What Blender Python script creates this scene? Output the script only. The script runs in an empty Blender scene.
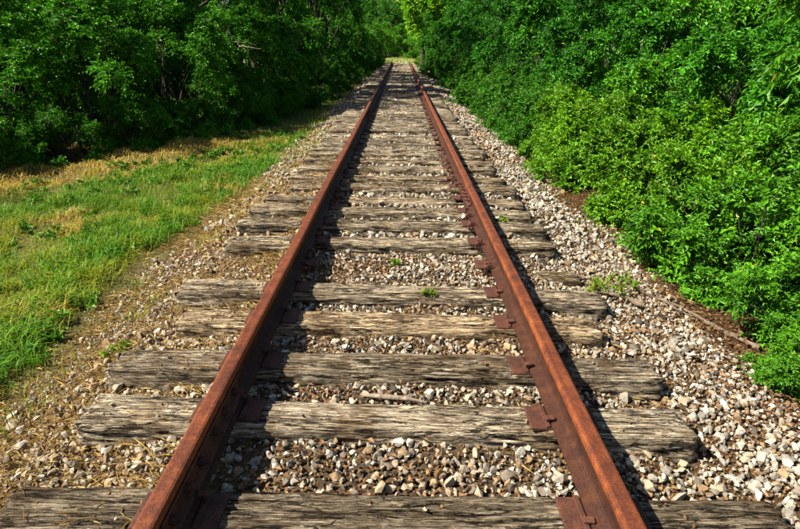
import bpy, bmesh, math, random
import numpy as np
from mathutils import Vector, Matrix, Quaternion

R = math.radians
sc = bpy.context.scene
COL = sc.collection
rng = np.random.default_rng(11)
random.seed(11)

# ------------------------------------------------------------------ camera, sky, sun, exposure
CAM_H = 1.57
PITCH = math.atan(220.5 / 585.0)
cam_d = bpy.data.cameras.new('camera')
cam_d.sensor_width = 36.0
cam_d.lens = 585.0 / 800.0 * 36.0
cam_d.clip_start = 0.05
cam_d.clip_end = 600.0
cam = bpy.data.objects.new('camera', cam_d)
COL.objects.link(cam)
cam_rot = Matrix.Rotation(R(-0.3), 3, 'Z') @ Matrix.Rotation(math.pi / 2 - PITCH, 3, 'X') @ Matrix.Rotation(R(1.1), 3, 'Z')
cam.location = (0.0, 0.0, CAM_H)
cam.rotation_euler = cam_rot.to_euler()
sc.camera = cam

SUN_EL, SUN_BACK = 47.0, 18.0
sdir = Vector((-math.cos(R(SUN_EL)) * math.cos(R(SUN_BACK)), -math.cos(R(SUN_EL)) * math.sin(R(SUN_BACK)), math.sin(R(SUN_EL))))
world = bpy.data.worlds.new('World')
sc.world = world
world.use_nodes = True
wn = world.node_tree.nodes
wn.clear()
w_out = wn.new('ShaderNodeOutputWorld')
w_bg = wn.new('ShaderNodeBackground')
w_sky = wn.new('ShaderNodeTexSky')
w_sky.sky_type = 'NISHITA'
w_sky.sun_disc = False
w_sky.sun_elevation = R(SUN_EL)
w_sky.sun_rotation = math.atan2(sdir.x, sdir.y) % (2 * math.pi)
w_bg.inputs['Strength'].default_value = 0.05
world.node_tree.links.new(w_sky.outputs['Color'], w_bg.inputs['Color'])
world.node_tree.links.new(w_bg.outputs['Background'], w_out.inputs['Surface'])
sun_d = bpy.data.lights.new('sun', 'SUN')
sun_d.energy = 5.0
sun_d.angle = R(0.53)
sun_d.color = (1.0, 0.91, 0.76)
sun = bpy.data.objects.new('sun', sun_d)
COL.objects.link(sun)
sun.rotation_euler = sdir.to_track_quat('Z', 'Y').to_euler()
sun.location = (-30, -15, 40)
sc.view_settings.view_transform = 'Standard'
sc.view_settings.look = 'None'
sc.view_settings.gamma = 1.0
sc.view_settings.exposure = 1.5
sc.view_settings.use_curve_mapping = False
sc.cycles.max_bounces = 6
sc.cycles.diffuse_bounces = 1
sc.cycles.glossy_bounces = 2
sc.cycles.transmission_bounces = 3
sc.cycles.use_denoising = True

# ------------------------------------------------------------------ helpers
def link(o, parent=None):
    COL.objects.link(o)
    if parent is not None:
        o.parent = parent
    return o

def tag(o, label=None, cat=None, group=None, kind=None):
    if label: o['label'] = label
    if cat: o['category'] = cat
    if group: o['group'] = group
    if kind: o['kind'] = kind
    return o

def empty(name, loc=(0, 0, 0), rz=0.0):
    o = bpy.data.objects.new(name, None)
    o.empty_display_size = 0.1
    o.location = loc
    o.rotation_euler = (0, 0, rz)
    return link(o)

def np_mesh(name, verts, faces, mat, smooth=False, colors=None):
    """faces: (n,3) or (n,4) int array, or list of such arrays."""
    if not isinstance(faces, (list, tuple)):
        faces = [faces]
    verts = np.asarray(verts, dtype=np.float32).reshape(-1, 3)
    me = bpy.data.meshes.new(name)
    me.vertices.add(len(verts))
    me.vertices.foreach_set('co', verts.ravel())
    loops = np.concatenate([np.asarray(f, dtype=np.int32).ravel() for f in faces])
    tot = np.concatenate([np.full(len(f), np.asarray(f).shape[1], dtype=np.int32) for f in faces])
    start = np.concatenate([[0], np.cumsum(tot)[:-1]]).astype(np.int32)
    me.loops.add(len(loops))
    me.loops.foreach_set('vertex_index', loops)
    me.polygons.add(len(tot))
    me.polygons.foreach_set('loop_start', start)
    me.polygons.foreach_set('loop_total', tot)
    me.polygons.foreach_set('use_smooth', np.full(len(tot), bool(smooth)))
    if colors is not None:
        a = me.attributes.new('col', 'FLOAT_COLOR', 'POINT')
        c = np.ones((len(verts), 4), dtype=np.float32)
        c[:, :3] = colors
        a.data.foreach_set('color', c.ravel())
    me.materials.append(mat)
    me.update(calc_edges=True)
    me.validate()
    return me

def obj(name, me, parent=None, loc=(0, 0, 0), rz=0.0):
    o = bpy.data.objects.new(name, me)
    o.location = loc
    o.rotation_euler = (0, 0, rz)
    return link(o, parent)

def copy_tree(o, parent=None):
    c = o.copy()
    link(c)
    c.parent = parent
    for ch in list(o.children):
        copy_tree(ch, c)
    return c

_tab = rng.random((256, 256)).astype(np.float64)
def vnoise(x, y):
    """smooth value noise 0..1"""
    xi = np.floor(x).astype(int); yi = np.floor(y).astype(int)
    fx = x - xi; fy = y - yi
    fx = fx * fx * (3 - 2 * fx); fy = fy * fy * (3 - 2 * fy)
    a = _tab[xi & 255, yi & 255]; b = _tab[(xi + 1) & 255, yi & 255]
    c = _tab[xi & 255, (yi + 1) & 255]; d = _tab[(xi + 1) & 255, (yi + 1) & 255]
    return (a * (1 - fx) + b * fx) * (1 - fy) + (c * (1 - fx) + d * fx) * fy

def fbm(x, y, o=3):
    s = 0.0; a = 0.5; t = 0.0
    for k in range(o):
        s = s + a * vnoise(x * 2 ** k + 17.3 * k, y * 2 ** k + 5.1 * k); t += a; a *= 0.5
    return s / t

def sstep(a, b, x):
    t = np.clip((x - a) / (b - a), 0, 1)
    return t * t * (3 - 2 * t)

def H(x, y):
    """height of the ground and ballast surface; tie tops lie at z = 0"""
    x = np.asarray(x, float); y = np.asarray(y, float)
    ax = np.abs(x)
    bed = -0.070 - 0.05 * sstep(0.95, 1.35, ax)
    sh = np.where(x < 0, 0.20 * sstep(1.35, 2.3, ax), 0.24 * sstep(1.42, 2.6, ax))
    z = bed - sh
    z = z - 0.10 * sstep(2.6, 6.0, ax)
    z = z + (fbm(x * 1.3 + 40, y * 1.3 + 40) - 0.5) * (0.05 + 0.22 * sstep(2.2, 5.0, ax))
    z = z + (fbm(x * 6, y * 6, 2) - 0.5) * 0.035
    return z

# ------------------------------------------------------------------ materials
def new_mat(name):
    m = bpy.data.materials.new(name)
    m.use_nodes = True
    nt = m.node_tree
    b = nt.nodes['Principled BSDF']
    return m, nt, nt.nodes, nt.links, b

def ramp(nt, stops, interp='LINEAR'):
    r = nt.nodes.new('ShaderNodeValToRGB')
    e = r.color_ramp.elements
    r.color_ramp.interpolation = interp
    while len(e) > 1:
        e.remove(e[-1])
    e[0].position = stops[0][0]; e[0].color = (*stops[0][1], 1)
    for p, c in stops[1:]:
        k = e.new(p); k.color = (*c, 1)
    return r

def noise(nt, vec, scale, detail=4, rough=0.6, dist=0.0):
    n = nt.nodes.new('ShaderNodeTexNoise')
    n.inputs['Scale'].default_value = scale
    n.inputs['Detail'].default_value = detail
    n.inputs['Roughness'].default_value = rough
    n.inputs['Distortion'].default_value = dist
    if vec is not None:
        nt.links.new(vec, n.inputs['Vector'])
    return n

def mixc(nt, fac, a, b, mode='MIX'):
    m = nt.nodes.new('ShaderNodeMix')
    m.data_type = 'RGBA'; m.blend_type = mode
    for sock, v in ((m.inputs[0], fac), (m.inputs[6], a), (m.inputs[7], b)):
        if hasattr(v, 'default_value'):
            nt.links.new(v, sock)
        elif isinstance(v, (int, float)):
            sock.default_value = v
        else:
            sock.default_value = (*v, 1)
    return m.outputs[2]

def bump(nt, height, dist, strength, b, prev=None):
    n = nt.nodes.new('ShaderNodeBump')
    n.inputs['Distance'].default_value = dist
    n.inputs['Strength'].default_value = strength
    nt.links.new(height, n.inputs['Height'])
    if prev is not None:
        nt.links.new(prev, n.inputs['Normal'])
    nt.links.new(n.outputs['Normal'], b.inputs['Normal'])
    return n.outputs['Normal']

def mat_wood():
    m, nt, N, L, b = new_mat('weathered_tie_wood')
    tc = N.new('ShaderNodeTexCoord'); oi = N.new('ShaderNodeObjectInfo')
    off = N.new('ShaderNodeVectorMath'); off.operation = 'ADD'
    mul = N.new('ShaderNodeMath'); mul.operation = 'MULTIPLY'; mul.inputs[1].default_value = 37.0
    L.new(oi.outputs['Random'], mul.inputs[0])
    L.new(tc.outputs['Object'], off.inputs[0]); L.new(mul.outputs[0], off.inputs[1])
    def mapped(sc_):
        q = N.new('ShaderNodeMapping'); q.inputs['Scale'].default_value = sc_
        L.new(off.outputs[0], q.inputs['Vector']); return q.outputs[0]
    n1 = noise(nt, mapped((4.5, 165, 165)), 1.4, 8, 0.8, 0.45)      # fine grain
    n2 = noise(nt, mapped((2.0, 24, 24)), 1.3, 6, 0.7, 1.0)         # broad bands
    n5 = noise(nt, mapped((2.2, 44, 44)), 1.0, 4, 0.6, 1.3)         # checks
    n3 = noise(nt, off.outputs[0], 3.2, 5, 0.65)                     # blotches
    n4 = noise(nt, off.outputs[0], 160, 3, 0.6)
    r1 = ramp(nt, [(0.36, (0.018, 0.014, 0.011)), (0.44, (0.13, 0.112, 0.09)), (0.505, (0.38, 0.348, 0.295)), (0.59, (0.70, 0.655, 0.575))])
    L.new(n1.outputs['Fac'], r1.inputs[0])
    r2 = ramp(nt, [(0.34, (0.25, 0.2, 0.15)), (0.46, (0.9, 0.84, 0.75)), (0.62, (1.45, 1.4, 1.3))])
    L.new(n2.outputs['Fac'], r2.inputs[0])
    c = mixc(nt, 1.0, r1.outputs[0], r2.outputs[0], 'MULTIPLY')
    r3 = ramp(nt, [(0.36, (0.42, 0.33, 0.24)), (0.52, (1, 1, 1)), (0.68, (1.4, 1.36, 1.28))])
    L.new(n3.outputs['Fac'], r3.inputs[0])
    c = mixc(nt, 0.85, c, r3.outputs[0], 'MULTIPLY')
    r5 = ramp(nt, [(0.475, (1, 1, 1)), (0.493, (0.06, 0.05, 0.04)), (0.508, (0.06, 0.05, 0.04)), (0.522, (1, 1, 1))])
    L.new(n5.outputs['Fac'], r5.inputs[0])
    c = mixc(nt, 0.75, c, r5.outputs[0], 'MULTIPLY')
    n6 = noise(nt, mapped((1.0, 13, 13)), 1.0, 6, 0.62, 0.35)        # long open splits, drawn as dark lines along the grain
    r6 = ramp(nt, [(0.478, (1, 1, 1)), (0.493, (0.03, 0.025, 0.02)), (0.507, (0.03, 0.025, 0.02)), (0.518, (1, 1, 1))])
    L.new(n6.outputs['Fac'], r6.inputs[0])
    c = mixc(nt, 0.92, c, r6.outputs[0], 'MULTIPLY')
    c = mixc(nt, 1.0, c, oi.outputs['Color'], 'MULTIPLY')
    L.new(c, b.inputs['Base Color'])
    b.inputs['Roughness'].default_value = 0.9
    b.inputs['Specular IOR Level'].default_value = 0.12
    p = bump(nt, n1.outputs['Fac'], 0.014, 1.0, b)
    p = bump(nt, r5.outputs[0], 0.009, 1.0, b, p)
    p = bump(nt, r6.outputs[0], 0.015, 1.0, b, p)
    bump(nt, n4.outputs['Fac'], 0.003, 0.6, b, p)
    return m

def mat_rust(name, dark, mid, light, streak=True, zones=False):
    m, nt, N, L, b = new_mat(name)
    tc = N.new('ShaderNodeTexCoord'); oi = N.new('ShaderNodeObjectInfo')
    off = N.new('ShaderNodeVectorMath'); off.operation = 'ADD'
    mul = N.new('ShaderNodeMath'); mul.operation = 'MULTIPLY'; mul.inputs[1].default_value = 19.0
    L.new(oi.outputs['Random'], mul.inputs[0])
    L.new(tc.outputs['Object'], off.inputs[0]); L.new(mul.outputs[0], off.inputs[1])
    v = off.outputs[0]
    n1 = noise(nt, v, 14, 6, 0.7)
    n2 = noise(nt, v, 260, 4, 0.7)
    n3 = noise(nt, v, 130, 5, 0.7)
    mp = N.new('ShaderNodeMapping'); mp.inputs['Scale'].default_value = (40, 1.6, 40)
    L.new(v, mp.inputs['Vector'])
    n4 = noise(nt, mp.outputs[0], 1.0, 4, 0.6)
    r1 = ramp(nt, [(0.3, dark), (0.5, mid), (0.72, light)])
    L.new(n1.outputs['Fac'], r1.inputs[0])
    r2 = ramp(nt, [(0.36, (0.32, 0.27, 0.25)), (0.52, (1, 1, 1)), (0.72, (1.35, 1.3, 1.2))])
    L.new(n3.outputs['Fac'], r2.inputs[0])
    c = mixc(nt, 0.8, r1.outputs[0], r2.outputs[0], 'MULTIPLY')
    r4 = ramp(nt, [(0.32, (0.45, 0.4, 0.38)), (0.55, (1, 1, 1))])
    L.new(n4.outputs['Fac'], r4.inputs[0])
    c = mixc(nt, 0.6 if streak else 0.0, c, r4.outputs[0], 'MULTIPLY')
    r5 = ramp(nt, [(0.7, (0, 0, 0)), (0.8, (1, 1, 1))])
    L.new(n2.outputs['Fac'], r5.inputs[0])
    c = mixc(nt, r5.outputs[0], c, (0.34, 0.15, 0.07))
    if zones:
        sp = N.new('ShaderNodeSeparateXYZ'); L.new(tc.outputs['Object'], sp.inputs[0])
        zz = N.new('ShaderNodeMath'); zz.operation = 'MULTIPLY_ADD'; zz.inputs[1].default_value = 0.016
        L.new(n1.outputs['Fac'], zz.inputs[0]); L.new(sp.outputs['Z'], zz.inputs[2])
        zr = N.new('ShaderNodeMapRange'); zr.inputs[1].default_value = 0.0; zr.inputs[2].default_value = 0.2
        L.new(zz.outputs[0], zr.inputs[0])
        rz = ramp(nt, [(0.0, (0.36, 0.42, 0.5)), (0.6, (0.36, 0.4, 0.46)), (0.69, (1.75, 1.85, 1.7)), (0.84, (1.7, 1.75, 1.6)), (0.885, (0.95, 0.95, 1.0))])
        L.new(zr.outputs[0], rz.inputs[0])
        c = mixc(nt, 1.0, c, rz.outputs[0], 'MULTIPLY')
    L.new(c, b.inputs['Base Color'])
    rr = ramp(nt, [(0.3, (0.85, 0.85, 0.85)), (0.7, (0.55, 0.55, 0.55))])
    L.new(n3.outputs['Fac'], rr.inputs[0]); L.new(rr.outputs[0], b.inputs['Roughness'])
    b.inputs['Specular IOR Level'].default_value = 0.35
    p = bump(nt, n2.outputs['Fac'], 0.0012, 0.8, b)
    bump(nt, n3.outputs['Fac'], 0.0025, 0.6, b, p)
    return m

def mat_stone(name, use_attr):
    m, nt, N, L, b = new_mat(name)
    tc = N.new('ShaderNodeTexCoord')
    if use_attr:
        a = N.new('ShaderNodeAttribute'); a.attribute_name = 'col'; col = a.outputs['Color']
    else:
        a = N.new('ShaderNodeObjectInfo'); col = a.outputs['Color']
    geo = N.new('ShaderNodeNewGeometry')
    n1 = noise(nt, geo.outputs['Position'], 60, 5, 0.7)
    n2 = noise(nt, geo.outputs['Position'], 330, 3, 0.6)
    r = ramp(nt, [(0.32, (0.42, 0.34, 0.24)), (0.5, (0.95, 0.92, 0.86)), (0.7, (1.15, 1.13, 1.1))])
    L.new(n1.outputs['Fac'], r.inputs[0])
    c = mixc(nt, 0.75, col, r.outputs[0], 'MULTIPLY')
    L.new(c, b.inputs['Base Color'])
    b.inputs['Roughness'].default_value = 0.88
    b.inputs['Specular IOR Level'].default_value = 0.25
    p = bump(nt, n1.outputs['Fac'], 0.006, 0.6, b)
    bump(nt, n2.outputs['Fac'], 0.0015, 0.5, b, p)
    return m

def mat_leaf(name, transl=0.22, gloss=0.5, spec=0.25):
    m, nt, N, L, b = new_mat(name)
    a = N.new('ShaderNodeAttribute'); a.attribute_name = 'col'
    oi = N.new('ShaderNodeObjectInfo')
    c = mixc(nt, 1.0, a.outputs['Color'], oi.outputs['Color'], 'MULTIPLY')
    L.new(c, b.inputs['Base Color'])
    b.inputs['Roughness'].default_value = gloss
    b.inputs['Specular IOR Level'].default_value = spec
    t = N.new('ShaderNodeBsdfTranslucent')
    c2 = mixc(nt, 1.0, c, (1.25, 1.25, 0.5), 'MULTIPLY')
    L.new(c2, t.inputs['Color'])
    mx = N.new('ShaderNodeMixShader'); mx.inputs[0].default_value = transl
    L.new(b.outputs[0], mx.inputs[1]); L.new(t.outputs[0], mx.inputs[2])
    L.new(mx.outputs[0], N['Material Output'].inputs['Surface'])
    return m

def mat_bark(name, c0, c1):
    m, nt, N, L, b = new_mat(name)
    tc = N.new('ShaderNodeTexCoord')
    mp = N.new('ShaderNodeMapping'); mp.inputs['Scale'].default_value = (18, 18, 4)
    L.new(tc.outputs['Object'], mp.inputs['Vector'])
    n = noise(nt, mp.outputs[0], 1.5, 6, 0.7)
    r = ramp(nt, [(0.33, c0), (0.66, c1)])
    L.new(n.outputs['Fac'], r.inputs[0]); L.new(r.outputs[0], b.inputs['Base Color'])
    b.inputs['Roughness'].default_value = 0.9
    bump(nt, n.outputs['Fac'], 0.02, 0.8, b)
    return m

def mat_ground():
    m, nt, N, L, b = new_mat('earth')
    geo = N.new('ShaderNodeNewGeometry')
    P = geo.outputs['Position']
    sep = N.new('ShaderNodeSeparateXYZ'); L.new(P, sep.inputs[0])
    nw = noise(nt, P, 1.1, 4, 0.6)
    nf = noise(nt, P, 14, 5, 0.7)
    nn = noise(nt, P, 70, 4, 0.7)
    w = N.new('ShaderNodeMath'); w.operation = 'MULTIPLY_ADD'; w.inputs[1].default_value = 1.6; 
    L.new(nw.outputs['Fac'], w.inputs[0]); L.new(sep.outputs['X'], w.inputs[2])
    mr = N.new('ShaderNodeMapRange'); mr.inputs[1].default_value = -10; mr.inputs[2].default_value = 10
    L.new(w.outputs[0], mr.inputs[0])
    # soil kinds across the track: wood floor, dry turf, green turf, tan dirt, ballast dust, leaf litter
    r = ramp(nt, [(0.0, (0.035, 0.03, 0.014)), (0.27, (0.05, 0.045, 0.017)), (0.30, (0.12, 0.10, 0.03)), (0.34, (0.09, 0.085, 0.025)), (0.42, (0.07, 0.075, 0.02)),
                  (0.445, (0.14, 0.095, 0.042)), (0.49, (0.18, 0.128, 0.066)), (0.52, (0.06, 0.043, 0.026)), (0.60, (0.06, 0.043, 0.026)),
                  (0.645, (0.075, 0.04, 0.018)), (0.69, (0.035, 0.022, 0.011)), (1.0, (0.03, 0.024, 0.012))])
    L.new(mr.outputs[0], r.inputs[0])
    rf = ramp(nt, [(0.3, (0.4, 0.34, 0.28)), (0.5, (1, 1, 1)), (0.75, (1.5, 1.4, 1.25))])
    L.new(nf.outputs['Fac'], rf.inputs[0])
    c = mixc(nt, 0.85, r.outputs[0], rf.outputs[0], 'MULTIPLY')
    # pale sandy clearing where the track ends
    my = N.new('ShaderNodeMapRange'); my.inputs[1].default_value = 53; my.inputs[2].default_value = 57
    L.new(sep.outputs['Y'], my.inputs[0])
    my2 = N.new('ShaderNodeMapRange'); my2.inputs[1].default_value = 74; my2.inputs[2].default_value = 70
    L.new(sep.outputs['Y'], my2.inputs[0])
    mm = N.new('ShaderNodeMath'); mm.operation = 'MULTIPLY'; L.new(my.outputs[0], mm.inputs[0]); L.new(my2.outputs[0], mm.inputs[1])
    sand = mixc(nt, nw.outputs['Fac'], (0.34, 0.34, 0.17), (0.5, 0.46, 0.35))
    c = mixc(nt, mm.outputs[0], c, sand)
    L.new(c, b.inputs['Base Color'])
    b.inputs['Roughness'].default_value = 0.95
    b.inputs['Specular IOR Level'].default_value = 0.1
    p = bump(nt, nf.outputs['Fac'], 0.04, 0.7, b)
    bump(nt, nn.outputs['Fac'], 0.012, 0.8, b, p)
    return m

WOOD = mat_wood()
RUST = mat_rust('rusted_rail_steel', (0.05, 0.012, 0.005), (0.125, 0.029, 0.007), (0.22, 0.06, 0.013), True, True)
RUSTD = mat_rust('rusted_fastener_steel', (0.03, 0.012, 0.008), (0.07, 0.024, 0.013), (0.125, 0.044, 0.022), False)
STONE = mat_stone('limestone_single', False)
STONES = mat_stone('limestone_bulk', True)
LEAF = mat_leaf('leaf')
GRASS = mat_leaf('grass_blade', 0.3, 0.5, 0.3)
DRY = mat_leaf('dry_litter', 0.12, 0.8, 0.1)
BARK = mat_bark('bark', (0.014, 0.010, 0.007), (0.055, 0.041, 0.03))
DEADWOOD = mat_bark('dead_wood', (0.09, 0.065, 0.045), (0.34, 0.27, 0.2))
OLDWOOD = mat_bark('old_fallen_wood', (0.05, 0.034, 0.022), (0.2, 0.15, 0.1))
GROUND = mat_ground()

# ------------------------------------------------------------------ ground and ballast sheets
def axis(parts):
    a = [np.arange(p, q, s) for p, q, s in parts]
    return np.concatenate(a + [[parts[-1][1]]])

def sheet(xs, ys, zf, name, mat):
    X, Y = np.meshgrid(xs, ys)
    V = np.stack([X, Y, zf(X, Y)], -1).reshape(-1, 3)
    nx, ny = len(xs), len(ys)
    i = (np.arange(ny - 1)[:, None] * nx + np.arange(nx - 1)[None, :]).ravel()
    return np_mesh(name, V, np.stack([i, i + 1, i + nx + 1, i + nx], -1), mat, True)

def ground_z(X, Y):
    z = H(X, Y)
    in_bed = (sstep(2.2, 1.9, np.abs(X + 0.0)))
    return z - 0.05 * in_bed

gx = axis([(-240, -40, 20), (-40, -8, 1.2), (-8, -3.5, 0.2), (-3.5, 3.5, 0.06), (3.5, 8, 0.2), (8, 40, 1.2), (40, 240, 20)])
gy = axis([(-120, -20, 10), (-20, -2, 1.2), (-2, 14, 0.08), (14, 60, 0.4), (60, 110, 2.0), (110, 400, 20)])
tag(obj('ground', sheet(gx, gy, ground_z, 'ground', GROUND)), kind='structure')

bxs = np.linspace(-1.95, 2.2, 90)
bys = axis([(-2.0, 14, 0.06), (14, 54.5, 0.3)])
def bed_z(X, Y):
    e = np.maximum(sstep(-1.7, -1.95, X), sstep(1.95, 2.2, X))
    e = np.maximum(e, sstep(53.5, 54.5, Y))
    return H(X, Y) - 0.09 * e - 0.006
ballast = tag(obj('ballast_bed', sheet(bxs, bys, bed_z, 'ballast_bed', GROUND)), kind='structure')

# ------------------------------------------------------------------ ties
# centre y, left end x, right end x, turn in degrees, height, tint
TIES = [
    (1.635, -1.41, 1.43, 0.4, 0.0, (0.56, 0.52, 0.46)),
    (2.235, -1.41, 1.34, -0.9, 0.0, (1.12, 1.08, 1.0)),
    (2.685, -1.48, 1.38, -0.3, 0.0, (0.82, 0.78, 0.71)),
    (3.205, -1.33, 1.24, -0.8, 0.0, (1.15, 1.0, 0.8)),
    (3.665, -1.50, 1.40, -1.7, -0.005, (0.95, 0.9, 0.82)),
    (4.175, -1.20, 1.41, 0.5, -0.082, (0.7, 0.62, 0.5)),
    (4.72, -1.46, 1.34, 0.6, 0.0, (0.95, 0.9, 0.8)),
    (5.27, -1.50, 1.37, -0.3, -0.005, (0.8, 0.76, 0.68)),
    (5.74, -1.50, 1.35, -0.8, 0.0, (0.82, 0.77, 0.68)),
    (6.27, -1.47, 1.38, -1.5, -0.03, (0.9, 0.82, 0.7)),
    (6.82, -1.26, 1.40, 0.2, 0.0, (0.9, 0.84, 0.74)),
    (7.28, -1.38, 1.35, 0.0, -0.004, (0.8, 0.72, 0.6)),
    (7.90, -1.36, 1.32, 0.4, 0.0, (0.95, 0.9, 0.8)),
    (8.42, -1.36, 1.36, 0.3, 0.0, (0.88, 0.8, 0.68)),
    (8.92, -1.36, 1.30, 0.2, 0.0, (1.0, 0.95, 0.84)),
]
y = 9.42
while y < 54:
    t = random.uniform(0.65, 1.25)
    TIES.append((y, -1.36 + random.uniform(-.09, .07), 1.34 + random.uniform(-.09, .07), random.uniform(-.8, .8), random.uniform(-.02, 0), (t, t * .96, t * .89)))
    y += random.choice([0.46, 0.5, 0.5, 0.52, 0.56])

def tie_mesh(length, seed, nl, top, side, w=0.225, h=0.17, crack=1.0):
    g = np.random.default_rng(seed)
    # perimeter, counter-clockwise seen from +x end : top left(far) .. going round
    r = 0.012
    s = []
    for k in range(top + 1):
        s.append((w / 2 - w * k / top, 0.0))
    for k in range(1, side + 1):
        s.append((-w / 2, -h * k / side))
    for k in range(1, 4):
        s.append((-w / 2 + w * k / 4, -h))
    for k in range(side, 0, -1):
        s.append((w / 2, -h * k / side))
    s = np.array(s)                          # (m,2) y,z
    m = len(s)
    per = np.linalg.norm(np.roll(s, -1, 0) - s, axis=1)
    arc = np.concatenate([[0], np.cumsum(per)[:-1]])
    c = s - np.array([0, -h / 2])
    n = np.zeros_like(s)
    n[np.isclose(s[:, 1], 0), 1] += 1; n[np.isclose(s[:, 1], -h), 1] -= 1
    n[np.isclose(s[:, 0], w / 2), 0] += 1; n[np.isclose(s[:, 0], -w / 2), 0] -= 1
    n /= np.linalg.norm(n, axis=1)[:, None]
    x = np.linspace(-length / 2, length / 2, nl)
    X = np.repeat(x[:, None], m, 1); A = np.repeat(arc[None], nl, 0)
    o = g.uniform(0, 90)
    d = (fbm(X * 2.2 + o, A * 9 + o) - 0.5) * 0.022
    d += (fbm(X * 11 + o, A * 75 + o, 3) - 0.5) * 0.02 * crack
    # long checks running with the grain
    for k in range(int(26 * crack)):
        a0 = g.uniform(0, arc[-1]); x0 = g.uniform(-length / 2, length / 2); ln = g.uniform(0.15, 0.85)
        wd = g.uniform(0.003, 0.007); dp = g.uniform(0.008, 0.03)
        path = a0 + (vnoise(x * 5 + k * 7.7, np.full_like(x, k + o)) - 0.5) * 0.025
        f = np.clip(1 - np.abs(x - x0) / (ln / 2), 0, 1) ** 0.5
        d -= dp * f[:, None] * np.exp(-((A - path[:, None]) / wd) ** 2)
    for k in range(int(3 * crack + .5)):     # a few deep open splits along the top
        a0 = g.uniform(0.15, 0.95) * w; x0 = g.uniform(-.35, .35) * length; ln = g.uniform(0.5, 1.9)
        wd = g.uniform(0.006, 0.010); dp = g.uniform(0.03, 0.055)
        path = a0 + (fbm(x * 3 + k * 3.1 + o, np.full_like(x, k + o)) - 0.5) * 0.05
        f = np.clip(1 - np.abs(x - x0) / (ln / 2), 0, 1) ** 0.4
        d -= dp * f[:, None] * np.exp(-((A - path[:, None]) / wd) ** 2)
    # rounded corners and ragged ends
    corner = (np.abs(n[:, 0]) > 0.1) & (np.abs(n[:, 1]) > 0.1)
    d[:, corner] -= 0.002 + 0.011 * vnoise(x * 6 + o, x * 0 + 3)[:, None]
    e = np.minimum(x + length / 2, length / 2 - x)
    d -= 0.016 * np.exp(-e / 0.012)[:, None] + 0.02 * np.exp(-e / 0.05)[:, None] * vnoise(A * 60 + o, X * 0 + o)
    Yc = s[None, :, 0] + n[None, :, 0] * d
    Zc = s[None, :, 1] + n[None, :, 1] * d
    endj = (vnoise(arc * 45 + o, arc * 0 + 9) - 0.5) * 0.03
    Xe = X.copy(); Xe[0] += endj; Xe[-1] += endj
    bow = 0.008 * np.sin(X * g.uniform(0.6, 1.4) + g.uniform(0, 6))
    V = np.stack([Xe, Yc + bow, Zc + bow * 0.3], -1).reshape(-1, 3)
    i = np.arange(nl - 1)[:, None] * m; j = np.arange(m)[None]; j2 = (j + 1) % m
    Q = np.stack([(i + j).ravel(), (i + m + j).ravel(), (i + m + j2).ravel(), (i + j2).ravel()], -1)
    k0 = len(V)
    V = np.concatenate([V, [V[:m].mean(0) + [0.006, 0, 0], V[-m:].mean(0) - [0.006, 0, 0]]])
    jj = np.arange(m); kk = (jj + 1) % m; b = (nl - 1) * m
    T = np.concatenate([np.stack([jj, kk, np.full(m, k0)], -1), np.stack([b + kk, b + jj, np.full(m, k0 + 1)], -1)])
    return np_mesh('tie', V, [Q, T], WOOD, True)

RAIL_X = 0.757
def box_bm(bm, x0, x1, y0, y1, z0, z1, bev=0.0):
    r = bmesh.ops.create_cube(bm, size=1.0)
    for v in r['verts']:
        v.co = Vector(((x0 + x1) / 2 + v.co.x * (x1 - x0), (y0 + y1) / 2 + v.co.y * (y1 - y0), (z0 + z1) / 2 + v.co.z * (z1 - z0)))
    if bev:
        es = list({e for v in r['verts'] for e in v.link_edges})
        bmesh.ops.bevel(bm, geom=es, offset=bev, segments=1, affect='EDGES')

def bm_done(bm, name, mat):
    me = bpy.data.meshes.new(name); bm.to_mesh(me); bm.free(); me.materials.append(mat); return me

# tie plate, in rail coordinates: +x is the gauge (inner) side
bm = bmesh.new()
box_bm(bm, -0.145, 0.158, -0.085, 0.085, -0.004, 0.012, 0.003)
box_bm(bm, -0.095, -0.074, -0.085, 0.085, 0.0125, 0.022, 0.003)
box_bm(bm, 0.074, 0.095, -0.085, 0.085, 0.0125, 0.022, 0.003)
PLATE = bm_done(bm, 'tie_plate', RUSTD)
bm = bmesh.new()
box_bm(bm, -0.008, 0.008, -0.008, 0.008, -0.03, 0.026, 0.002)
box_bm(bm, -0.030, 0.011, -0.0135, 0.0135, 0.0262, 0.040, 0.004)
SPIKE = bm_done(bm, 'spike', RUSTD)
bm = bmesh.new()   # rail anchor: a bent bar gripping the foot
pts = [(0.045, -0.030), (0.085, -0.030), (0.104, -0.012), (0.104, 0.020), (0.088, 0.036), (0.060, 0.036)]
for (xa, za), (xb, zb) in zip(pts[:-1], pts[1:]):
    d = Vector((xb - xa, 0, zb - za)); mid = Vector(((xa + xb) / 2, 0, (za + zb) / 2))
    r = bmesh.ops.create_cube(bm, size=1.0)
    q = Vector((1, 0, 0)).rotation_difference(d.normalized())
    for v in r['verts']:
        v.co = q @ Vector((v.co.x * (d.length + 0.012), v.co.y * 0.03, v.co.z * 0.016)) + mid
ANCHOR = bm_done(bm, 'rail_anchor', RUSTD)

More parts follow.
